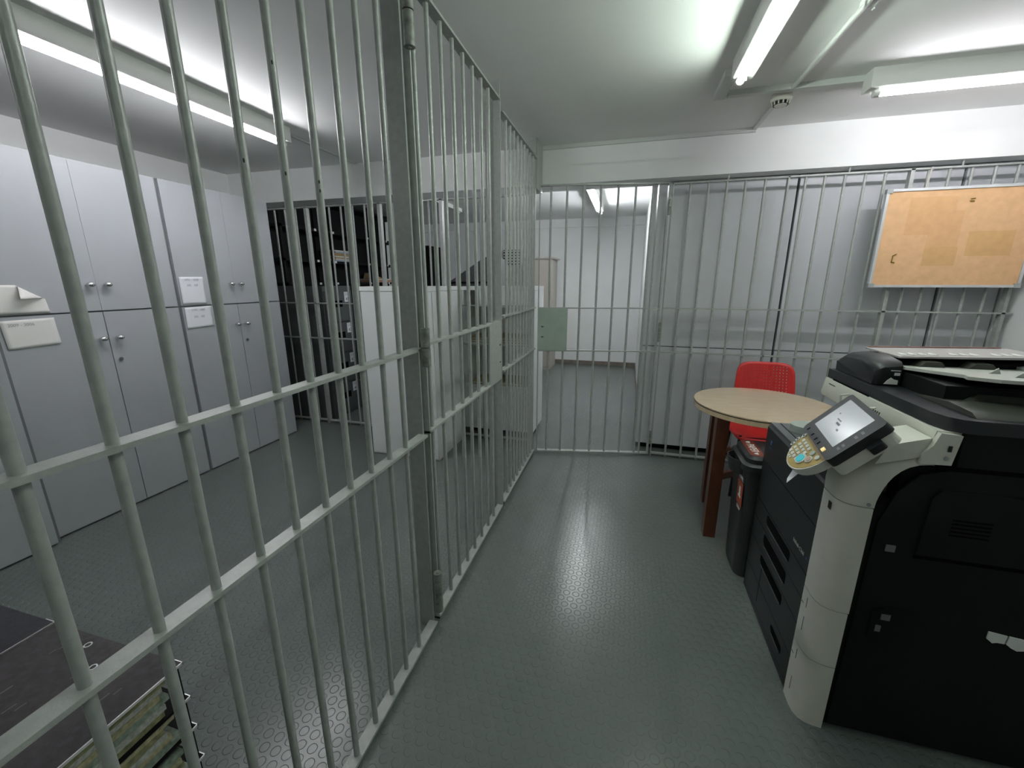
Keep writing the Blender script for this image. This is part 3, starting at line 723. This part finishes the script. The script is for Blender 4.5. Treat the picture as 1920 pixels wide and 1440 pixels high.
# main body with side panel relief
bd = MB().box((.74, CY0+.010, .015), (1.42, CY1-.01, .862)).bevel(.006, 2).obj('body', M['pside'], t)
sp = MB()
sp.prism([(.752, .02), (.762, .80), (.79, .905), (.835, .965), (.90, .985), (1.40, .985), (1.40, .02), (.9, .02)][::-1], 'y', CY0+.004, CY0+.0102)
sp.bevel(.002, 1); side = sp.obj('side_panel', M['pside'], t)
MB().prism([(.868, .715), (.872, .90), (.89, .925), (1.38, .925), (1.38, .715)][::-1], 'y', CY0-.002, CY0+.0045).bevel(.002, 2).obj('raised_panel', M['pside'], side, True)
mb = MB()
for k in range(5): mb.box((.93, CY0-.0035, .79+.012*k), (1.02, CY0-.0015, .795+.012*k))
mb.obj('vent_slot', M['slot'], side)
box((.865, CY0+.0025, .700), (1.38, CY0+.0045, .712)).obj('panel_gap', M['slot'], side)
box((.87, CY0+.0025, .985), (1.38, CY0+.0045, 1.0)).obj('panel_gap', M['slot'], side)
MB().prism([(.80, .40), (.80, .50), (.83, .515), (.90, .515), (.905, .50), (.815, .495), (.815, .40)][::-1], 'y', CY0-.003, CY0+.0045).bevel(.002, 1).obj('latch_cover', M['pside'], side)
for x, z in ((.806, .722), (.838, .482), (.820, .437)):
    box((x-.012, CY0+.0005, z-.011), (x+.012, CY0+.0042, z+.011)).obj('grey_label', M['graylab'], side)
mb = MB(); mb.prism([(1.090, .495), (1.135, .49), (1.133, .462), (1.115, .462), (1.105, .458), (1.090, .470)][::-1], 'y', CY0+.001, CY0+.0044); mb.obj('torn_white_label', M['white'], side)
mb = MB(); mb.prism([(1.140, .490), (1.19, .485), (1.19, .452), (1.165, .445), (1.150, .452), (1.137, .462)][::-1], 'y', CY0+.001, CY0+.0044); mb.obj('torn_white_label', M['white'], side)

# front drawers
FX = .662
def front(name, z0, z1, ya=1.435, yb=CY1, m='pblack', slot=None, d=.085):
    o = box((FX, ya, z0), (FX+d, yb, z1)).bevel(.005, 2).obj(name, M[m], t, True)
    if slot:
        sy0, sy1, sz0, sz1 = slot
        MB().prism([(sy0, sz0), (sy1-.02, sz0), (sy1, sz0+.012), (sy1, sz1-.004), (sy1-.012, sz1), (sy0+.01, sz1), (sy0, sz1-.01)], 'x', FX-.0012, FX+.001).obj('finger_recess', M['slot'], o)
        box((FX-.0022, sy0+.01, sz0-.006), (FX, sy1-.015, sz0-.002)).obj('recess_lip', M['slate'], o)
    return o
front('base_cover', .004, .03, 1.45)
front('paper_drawer', .032, .150, slot=(1.535, 1.655, .082, .112))
front('paper_drawer', .153, .300, slot=(1.605, 1.875, .248, .290))
front('paper_drawer', .303, .405, slot=(1.605, 1.875, .345, .395))
front('paper_drawer', .408, .500, slot=(1.605, 1.875, .447, .490))
dr = front('front_door', .503, .690)
text('name_print', 'bizhub C360', .020, M['key'], frame((FX-.0008, 1.548, .555), (0, -1, 0), (0, 0, 1), (-1, 0, 0)), dr, .0003, .95)
MB().tube((FX, 1.478, .555), (FX-.001, 1.478, .555), .005, 12).obj('violet_mark', M['violet'], dr)
MB().box((FX-.0006, 1.842, .06), (FX+.001, 1.845, .235)).obj('seam_line', M['slot'], dr)
uf = MB().prism([(FX, .693), (FX, .850), (FX+.010, .862), (FX+.20, .862), (FX+.20, .693)], 'y', 1.445, CY1).bevel(.004, 2).obj('upper_front', M['pblack'], t, True)
mb = MB(); mb.T = frame((FX-.001, 1.965, .795), (0, -1, 0), (0, 0, 1), (-1, 0, 0)); mb.tube((0, 0, 0), (0, 0, .0015), .011, 18); mb.box((-.018, -.026, 0), (.018, -.022, .0008)); mb.obj('maker_badge', M['blue'], uf)
# output shelf slats
for x0, x1 in ((.668, .700), (.706, .742), (.748, .80)):
    box((x0, 1.46, .863), (x1, CY1-.01, .874)).bevel(.003, 2).obj('output_tray_slat', M['slate'], t, True)
MB().rings([[(.80+.09*math.cos(a), 1.93+.06*math.sin(a), z) for a in [2*PI*k/24 for k in range(24)]] for z in (.875, .905)]).bevel(.004, 2, 50).obj('exit_guide', M['sage'], t, True)
box((.802, 1.41, .863), (1.10, CY1-.012, .868)).obj('output_tray', M['slate'], t)
box((.80, 1.36, .863), (1.10, 1.405, .999)).obj('cavity_side', M['pside'], t)
box((1.10, 1.36, .863), (1.40, CY1-.02, .999)).obj('rear_support', M['pside'], t)
# cream column with arch
def col_section(P, Nn, th, yi):
    """P outer point in xz, Nn inward unit normal, th thickness"""
    out = []
    for d, y in ((0, yi), (0, 1.395), (.004, 1.372), (.014, 1.352), (.032, 1.340), (.055, 1.334), (th, CY0-.003)):
        d = min(d, th)
        out.append((P[0]+Nn[0]*d, y, P[1]+Nn[1]*d))
    out.append((P[0]+Nn[0]*th, yi, P[1]+Nn[1]*th))
    return out
segs = [(0.0, .255, .080), (.258, .470, .080), (.473, .845, .082)]
for z0, z1, th in segs:
    mb = MB(); mb.rings([col_section((FX-.004, z), (1, 0), th, 1.448) for z in (z0, z0+.002, z1-.002, z1)])
    c_ = mb.obj('column_cover', M['cream'], t, True)
    if z0 < .3:
        MB().box((FX-.0052, 1.408, z0+.06), (FX-.0035, 1.410, z0+.115)).box((FX-.0052, 1.43, z1-.06), (FX-.0035, 1.444, z1-.057)).box((FX-.0052, 1.408, z1-.06), (FX-.0035, 1.410, z1-.02)).obj('seam_line', M['cabedge'], c_)
mb = MB(); loops = [col_section((FX-.004, .848), (1, 0), .083, 1.448)]
for k in range(0, 11):
    a = PI/2*k/10; cxz = (.845, .855)
    ro = .187; th = .083-.046*math.sin(a)**3
    P = (cxz[0]-ro*math.cos(a), cxz[1]+ro*math.sin(a)*.97)
    loops.append(col_section(P, (math.cos(a), -math.sin(a)), th, 1.448+.06*min(1, a)))
loops.append([(.856, p[1], p[2]) for p in loops[-1]])
mb.rings(loops); arch = mb.obj('column_arch', M['cream'], t, True)
MB().box((FX-.0052, 1.385, .80), (FX-.0038, 1.402, .825)).obj('socket_mark', M['dark'], arch)
MB().tube((.725, CY0-.004, .858), (.725, CY0-.0055, .858), .0055, 12).obj('screw', M['alugrey'], arch)
# scanner fascia (cream)
mb = MB()
mb.prism([(.842, 1.022), (.838, 1.035), (.848, 1.098), (.905, 1.098), (.898, 1.012), (.86, 1.012)], 'y', 1.345, 2.028).bevel(.004, 2)
fa = mb.obj('scanner_fascia', M['cream'], t, True)
mb = MB().prism([(.818, 1.002), (.822, 1.034), (.840, 1.060), (.850, 1.096), (.899, 1.092), (.890, 1.005)], 'y', CY0-.006, 1.3445).bevel(.003, 2); fs = mb.obj('fascia_end', M['cream'], t, True)
box((.872, CY0-.0095, 1.045), (.880, CY0-.0078, 1.062)).obj('usb_port', M['dark'], fs)
MB().tube((.873, CY0-.009, 1.025), (.873, CY0-.0078, 1.025), .006, 14).obj('round_mark', M['alugrey'], fs)
mb = MB()
for z in (1.052, 1.075): mb.box((.8405+(z-1.04)*.12, 1.93, z), (.8440+(z-1.04)*.12, 1.985, z+.006))
mb.obj('vent_slot', M['dark'], fa)
mb = MB()
for k in range(6): mb.box((.8420, 1.60+.012*k, 1.045), (.8455, 1.605+.012*k, 1.070))
mb.obj('speaker_slot', M['dark'], fa)
box((.905, CY0-.001, 1.0), (1.42, CY1-.015, 1.098)).bevel(.004, 2).obj('scanner_body', M['pside'], t, True)
# lid
poly = [(.852, 2.025), (1.42, 2.025), (1.42, 1.325), (.925, 1.325), (.893, 1.333), (.870, 1.355), (.858, 1.40)]
lidp = MB().prism(poly, 'z', 1.100, 1.137).bevel(.005, 3).obj('scanner_lid', M['pgloss'], t, True)
MB().box((.8500, 1.70, 1.088), (.8525, 1.97, 1.103)).obj('lid_grip_recess', M['slot'], lidp)
# output bump on lid
MB().prism([(1.35, 1.1375), (1.37, 1.150), (1.46, 1.156), (1.60, 1.140), (1.62, 1.1375)], 'x', .93, 1.38).bevel(.003, 2).obj('eject_tray', M['olive'], t, True)
MB().hexa([(1.00, 1.50, 1.150), (1.36, 1.50, 1.150), (1.36, 1.62, 1.141), (1.00, 1.62, 1.141), (1.03, 1.515, 1.170), (1.36, 1.515, 1.158), (1.36, 1.60, 1.150), (1.05, 1.60, 1.160)]).bevel(.004, 2).obj('paper_rest', M['olive'], t, True)
# document feeder
adf = thing('document_feeder', 'x', 'x', (1.1, 1.87, 1.137)); del adf['label']; del adf['category']; put(adf, t)
def feeder_loop(x, top, y0, y1):
    return [(x, y0, 1.139), (x, y0-.004, 1.165), (x, y0-.002, top-.014), (x, y0+.012, top), (x, y0+.10, top+.012), (x, y1-.06, top+.004), (x, y1-.01, top-.022), (x, y1, 1.175), (x, y1-.004, 1.139)]
MB().rings([feeder_loop(.868, 1.196, 1.735, 2.010), feeder_loop(.874, 1.206, 1.730, 2.012), feeder_loop(.892, 1.217, 1.727, 2.013), feeder_loop(.945, 1.224, 1.725, 2.014)]).obj('end_cap', M['pblack'], adf, True)
MB().rings([feeder_loop(.946, 1.222, 1.80, 2.012), feeder_loop(1.40, 1.236, 1.80, 2.012)]).obj('feeder_body', M['pside'], adf, True)
cov = MB().hexa([(.950, 1.765, 1.232), (1.40, 1.765, 1.244), (1.40, 1.99, 1.244), (.950, 1.99, 1.232), (.950, 1.765, 1.238), (1.40, 1.765, 1.252), (1.40, 1.99, 1.250), (.950, 1.99, 1.238)]).bevel(.002, 1).obj('warning_cover', M['strip'], adf)
MB().hexa([(.96, 1.985, 1.2385), (1.38, 1.985, 1.2505), (1.38, 1.995, 1.2505), (.96, 1.995, 1.2385), (.96, 1.985, 1.242), (1.38, 1.985, 1.2535), (1.38, 1.995, 1.2535), (.96, 1.995, 1.242)]).obj('red_edge', M['stripred'], cov)
mb = MB()
for k in range(12):
    x = .975+.030*k
    if k in (4, 8): continue
    for q in (0, 1):
        xx = x+.010*q; z = 1.2385+(xx-.95)*.0311
        mb.hexa([(xx, 1.80, z), (xx+.007, 1.80, z+.0002), (xx+.007, 1.83+.02*q, z+.0002), (xx, 1.83+.02*q, z), (xx, 1.80, z+.001), (xx+.007, 1.80, z+.0012), (xx+.007, 1.83+.02*q, z+.0012), (xx, 1.83+.02*q, z+.001)])
mb.obj('warning_pictogram', M['white'], cov)
# document tray sloping up towards the camera side
tp = [(.950, 1.797), (1.38, 1.797), (1.38, 1.43), (1.10, 1.43), (1.03, 1.45), (.985, 1.50), (1.005, 1.545), (.975, 1.63), (.950, 1.72)]
mb = MB()
def tz(y): return 1.203+(1.80-y)*.075
A = [mb._v((x, y, tz(y))) for x, y in tp]; B = [mb._v((x, y, tz(y)-.010)) for x, y in tp]
mb.face(A); mb.face(B[::-1])
for i in range(len(tp)): mb.face([A[i], A[(i+1) % len(tp)], B[(i+1) % len(tp)], B[i]])
dt = mb.obj('document_tray', M['tray'], adf)
for x, y in ((1.13, 1.62), (1.13, 1.53)):
    MB().prism([(x-.018, tz(y)), (x+.012, tz(y)), (x+.004, tz(y)+.018)], 'y', y-.002, y+.002).obj('paper_stop', M['tray'], dt)
for x0, x1 in ((1.02, 1.075), (1.16, 1.215)):
    MB().prism([(x0-.02, tz(1.77)), (x0, tz(1.77)+.020), (x1-.01, tz(1.77)+.020), (x1, tz(1.77)+.008), (x1, tz(1.77))], 'y', 1.745, 1.79).bevel(.003, 2).obj('side_guide', M['olive'], dt, True)
MB().prism([(1.30, tz(1.78)), (1.30, tz(1.78)+.01), (1.36, tz(1.78)+.020), (1.40, tz(1.78))], 'y', 1.60, 1.79).bevel(.003, 1).obj('corner_cover', M['sage'], dt)
MB().box((.952, 1.52, 1.138), (1.38, 1.797, 1.190)).bevel(.01, 2).obj('tray_underbody', M['pside'], adf, True)
ST = frame((.905, 1.7205, 1.175), (1, 0, 0), (0, 0, 1), (0, -1, 0))
mb = MB(); mb.T = ST; mb.prism([(-.010, -.030), (.030, -.030), (.030, -.015), (.018, -.012), (.008, -.006), (-.002, -.016)], 'z', .004, .0055); mb.box((.016, .002, .004), (.032, .012, .0055)); mb.box((.004, .018, .004), (.032, .0205, .0055)); mb.obj('pictogram_sticker', M['white'], adf)

# control panel
PO = Vector((.6261, 1.584, .9936)); PU = Vector((-.1428, -.9895, -.021)).normalized(); PV = Vector((.6454, -.1092, .756))
PV = (PV-PU*PV.dot(PU)).normalized(); PN = PU.cross(PV).normalized()
if PN.x > 0: PN = -PN
PT = frame(PO, PU, PV, PN)
cp = thing('control_panel', 'x', 'x'); del cp['label']; del cp['category']; cp.location = PO; put(cp, t)
def pobj(fn, name, m, par=cp, bv=0, smooth=False, seg=2):
    mb = MB(); mb.T = PT; fn(mb)
    if bv: mb.bevel(bv, seg)
    return mb.obj(name, M[m], par, smooth)
def rrp(x0, x1, y0, y1, r, n=4): return rr(x0, x1, y0, y1, r, n)
pobj(lambda b: b.prism(rrp(.000, .298, .004, .182, .016), 'z', -.016, .010), 'bezel', 'bezel', bv=.003, smooth=True)
pobj(lambda b: b.prism(rrp(.006, .296, .002, .176, .02), 'z', -.050, -.0165), 'panel_housing', 'cream', bv=.006, smooth=True)
scr = pobj(lambda b: b.prism(rrp(.036, .245, .040, .166, .003), 'z', .0098, .0106), 'touch_screen', 'screen')
pobj(lambda b: [b.box((.10, .10, .0106), (.135, .104, .0108)), b.box((.12, .088, .0106), (.15, .095, .0108)), b.box((.16, .075, .0106), (.175, .081, .0108)), b.box((.075, .115, .0106), (.085, .119, .0108))], 'screen_text', 'slate', scr)
kp = [(.030, .003)]
for k in range(0, 17):
    a = PI+PI*k/16; kp.append((.142+.116*math.cos(a), -.004+.096*math.sin(a)))
kp.append((.256, .003))
pobj(lambda b: b.prism(kp, 'z', -.030, -.004), 'keypad_base', 'cream', bv=.004, smooth=True)
kp2 = [((x-.142)*.955+.142, (y+.004)*.955-.004) for x, y in kp]
kf = pobj(lambda b: b.prism(kp2, 'z', -.0042, -.0030), 'keypad_film', 'gold')
for r_ in range(4):
    for c_ in range(4):
        u = .062+.025*r_+(.006 if c_ else 0); v = -.014-.0165*c_
        if c_ == 0 and r_ == 0: pass
        pobj(lambda b: b.box((u, v-.010, -.003), (u+.018, v, .0005)), 'key', 'key', kf, bv=.0012)
for u, v in ((.040, -.010), (.034, -.033), (.042, -.054)):
    k_ = pobj(lambda b: b.tube((u, v, -.003), (u, v, .0002), .0085, 14), 'round_key', 'key', kf, smooth=True)
    pobj(lambda b: b.tube((u, v, .0002), (u, v, .0008), .004, 12), 'key_centre', 'dark', k_)
def ell(cx, cy, a, b_, n=22): return [(cx+a*math.cos(2*PI*k/n), cy+b_*math.sin(2*PI*k/n)) for k in range(n)]
st = pobj(lambda b: b.prism(ell(.170, -.055, .025, .019), 'z', -.003, .001), 'start_key_rim', 'key', kf, bv=.001)
pobj(lambda b: b.prism(ell(.170, -.055, .019, .0145), 'z', .001, .003), 'start_key', 'teal', kf, bv=.001)
sk = pobj(lambda b: b.prism(ell(.205, -.036, .016, .0125), 'z', -.003, .001), 'stop_key_rim', 'key', kf, bv=.001)
pobj(lambda b: b.prism(ell(.205, -.036, .011, .009), 'z', .001, .0025), 'stop_key', 'pink', kf, bv=.001)
pobj(lambda b: b.prism(ell(.185, -.017, .012, .009), 'z', -.003, .001), 'round_key', 'sage', kf, bv=.001)
pobj(lambda b: b.prism(ell(.226, -.013, .011, .008), 'z', -.003, .001), 'round_key', 'key', kf, bv=.001)
pobj(lambda b: [b.box((.098, -.084, -.003), (.108, -.078, .000)), b.box((.112, -.084, -.003), (.122, -.078, .000))], 'small_key', 'key', kf)
pobj(lambda b: b.box((.218, .010, .0095), (.236, .022, .013)), 'yellow_key', 'amber', cp, bv=.002)
for u in (.02, .075, .115, .15):
    pobj(lambda b: b.box((u, .010, .0095), (u+.022, .022, .0125)), 'black_key', 'pblack', cp, bv=.002)
for v in (.045, .060, .098, .118): pobj(lambda b: b.box((.262, v, .0098), (.280, v+.008, .0104)), 'status_window', 'slate', cp)
pobj(lambda b: b.prism(rrp(.285, .325, .100, .140, .008), 'z', -.030, -.012), 'tilt_lever', 'pblack', cp, bv=.003, smooth=True)
pobj(lambda b: b.prism([(.135, -.090), (.185, -.074), (.200, -.135), (.178, -.128)], 'z', -.028, -.027), 'hanging_tag', 'paperw', cp)
# arm and bracket
MB().hexa([(.700, 1.30, 1.000), (.700, 1.42, 1.000), (.842, 1.46, 1.020), (.842, 1.345, 1.020), (.725, 1.30, 1.060), (.725, 1.42, 1.060), (.842, 1.46, 1.075), (.842, 1.345, 1.075)]).bevel(.01, 3).obj('panel_arm', M['cream'], t, True)
MB().hexa([(.665, 1.45, .864), (.665, 1.56, .864), (.78, 1.56, .864), (.78, 1.45, .864), (.69, 1.45, .960), (.69, 1.54, .960), (.77, 1.54, .960), (.77, 1.45, .960)]).bevel(.004, 2).obj('pivot_bracket', M['pblack'], t, True)
MB().path([(.835, 1.62, 1.045), (.815, 1.62, 1.05), (.812, 1.62, 1.075), (.838, 1.62, 1.08)], .004, 8).obj('cable_hook', M['cream'], t, True)
MB().path([(.835, 1.80, 1.045), (.815, 1.80, 1.05), (.812, 1.80, 1.075), (.838, 1.80, 1.08)], .004, 8).obj('cable_hook', M['cream'], t, True)

# ------------------------------------------------------------------ black low sorter shelves, bottom left
def sorter(label, x0, x1, m, y1=.497):
    t = thing('sorter_shelf', label, 'shelf', ((x0+x1)/2, .1, 0), 'low black sorter shelves')
    y0 = -.45
    zs = [.70, .607, .525, .435, .345, .255, .165, .075]
    for i, z in enumerate(zs):
        o = box((x0+.003, y0, z-.006), (x1-.0005, y1, z)).obj('tray_board', m if i == 0 else M['black'], t)
        ya = y0 if i == 0 else y1-.02
        MB().box((x1, ya, z-.005), (x1+.002, y1+.002, z+.001)).box((x1-.03, y1, z-.005), (x1+.002, y1+.002, z+.001)).obj('bare_edge', M['lip'], o)
    box((x0, y0, .0), (x0+.003, y1, .693)).obj('side_panel', M['black'], t)
    for x, y in ((x0+.004, y0+.005), (x1-.02, y0+.005), (x0+.004, y1-.02), (x1-.02, y1-.02)):
        box((x, y, 0), (x+.015, y+.015, .693)).obj('upright', M['black'], t)
    return t
sorter('low blue-black sorter shelf at the bottom left edge, farther from the bars', -1.76, -1.292, M['bluetop'])
s2 = sorter('low scuffed brown-black sorter shelf with folders, beside the near bars', -1.288, -.882, M['blacktop'])
mb = MB()
rng = random.Random(3)
for k in range(26):
    x = rng.uniform(-1.26, -.93); y = rng.uniform(.0, .45); l = rng.uniform(.006, .022)
    mb.hexa([(x, y, .7), (x+.002, y, .7), (x+.003, y+l, .7), (x+.001, y+l, .7), (x, y, .7004), (x+.002, y, .7004), (x+.003, y+l, .7004), (x+.001, y+l, .7004)])
mb.obj('scratch', M['graylab'], s2)
for x, y in ((-1.132, .474), (-1.053, .438)):
    mb = MB(); n = 16
    R1 = [mb._v((x+.008*math.cos(2*PI*k/n), y+.008*math.sin(2*PI*k/n), .7012)) for k in range(n)]
    R2 = [mb._v((x+.0055*math.cos(2*PI*k/n), y+.0055*math.sin(2*PI*k/n), .7012)) for k in range(n)]
    for k in range(n): mb.face([R1[k], R1[(k+1) % n], R2[(k+1) % n], R2[k]])
    o = mb.obj('eyelet', M['lip'], s2); sd = o.modifiers.new('t', 'SOLIDIFY'); sd.thickness = .001
for zi, (z, n, lab) in enumerate(((.607, 6, 'folder, %s, in the top tray of the brown-black sorter shelf'), (.525, 5, 'folder, %s, in the second tray of the brown-black sorter shelf'), (.435, 4, 'folder, %s, in the third tray of the brown-black sorter shelf'))):
    for k in range(n):
        e = random.uniform(-.02, .01); x1 = -.886-random.uniform(0, .006); th = .0144
        o = box((-1.25, -.42, z+.0005+k*th), (x1, .462+e, z+k*th+th*.94)).bevel(.001, 1).obj('paper_folder', FOLD[(k*2+zi+k//2) % 4])
        tag(o, lab % ORD[n-1-k], 'folder', lab.replace('folder, %s,', 'folders'))
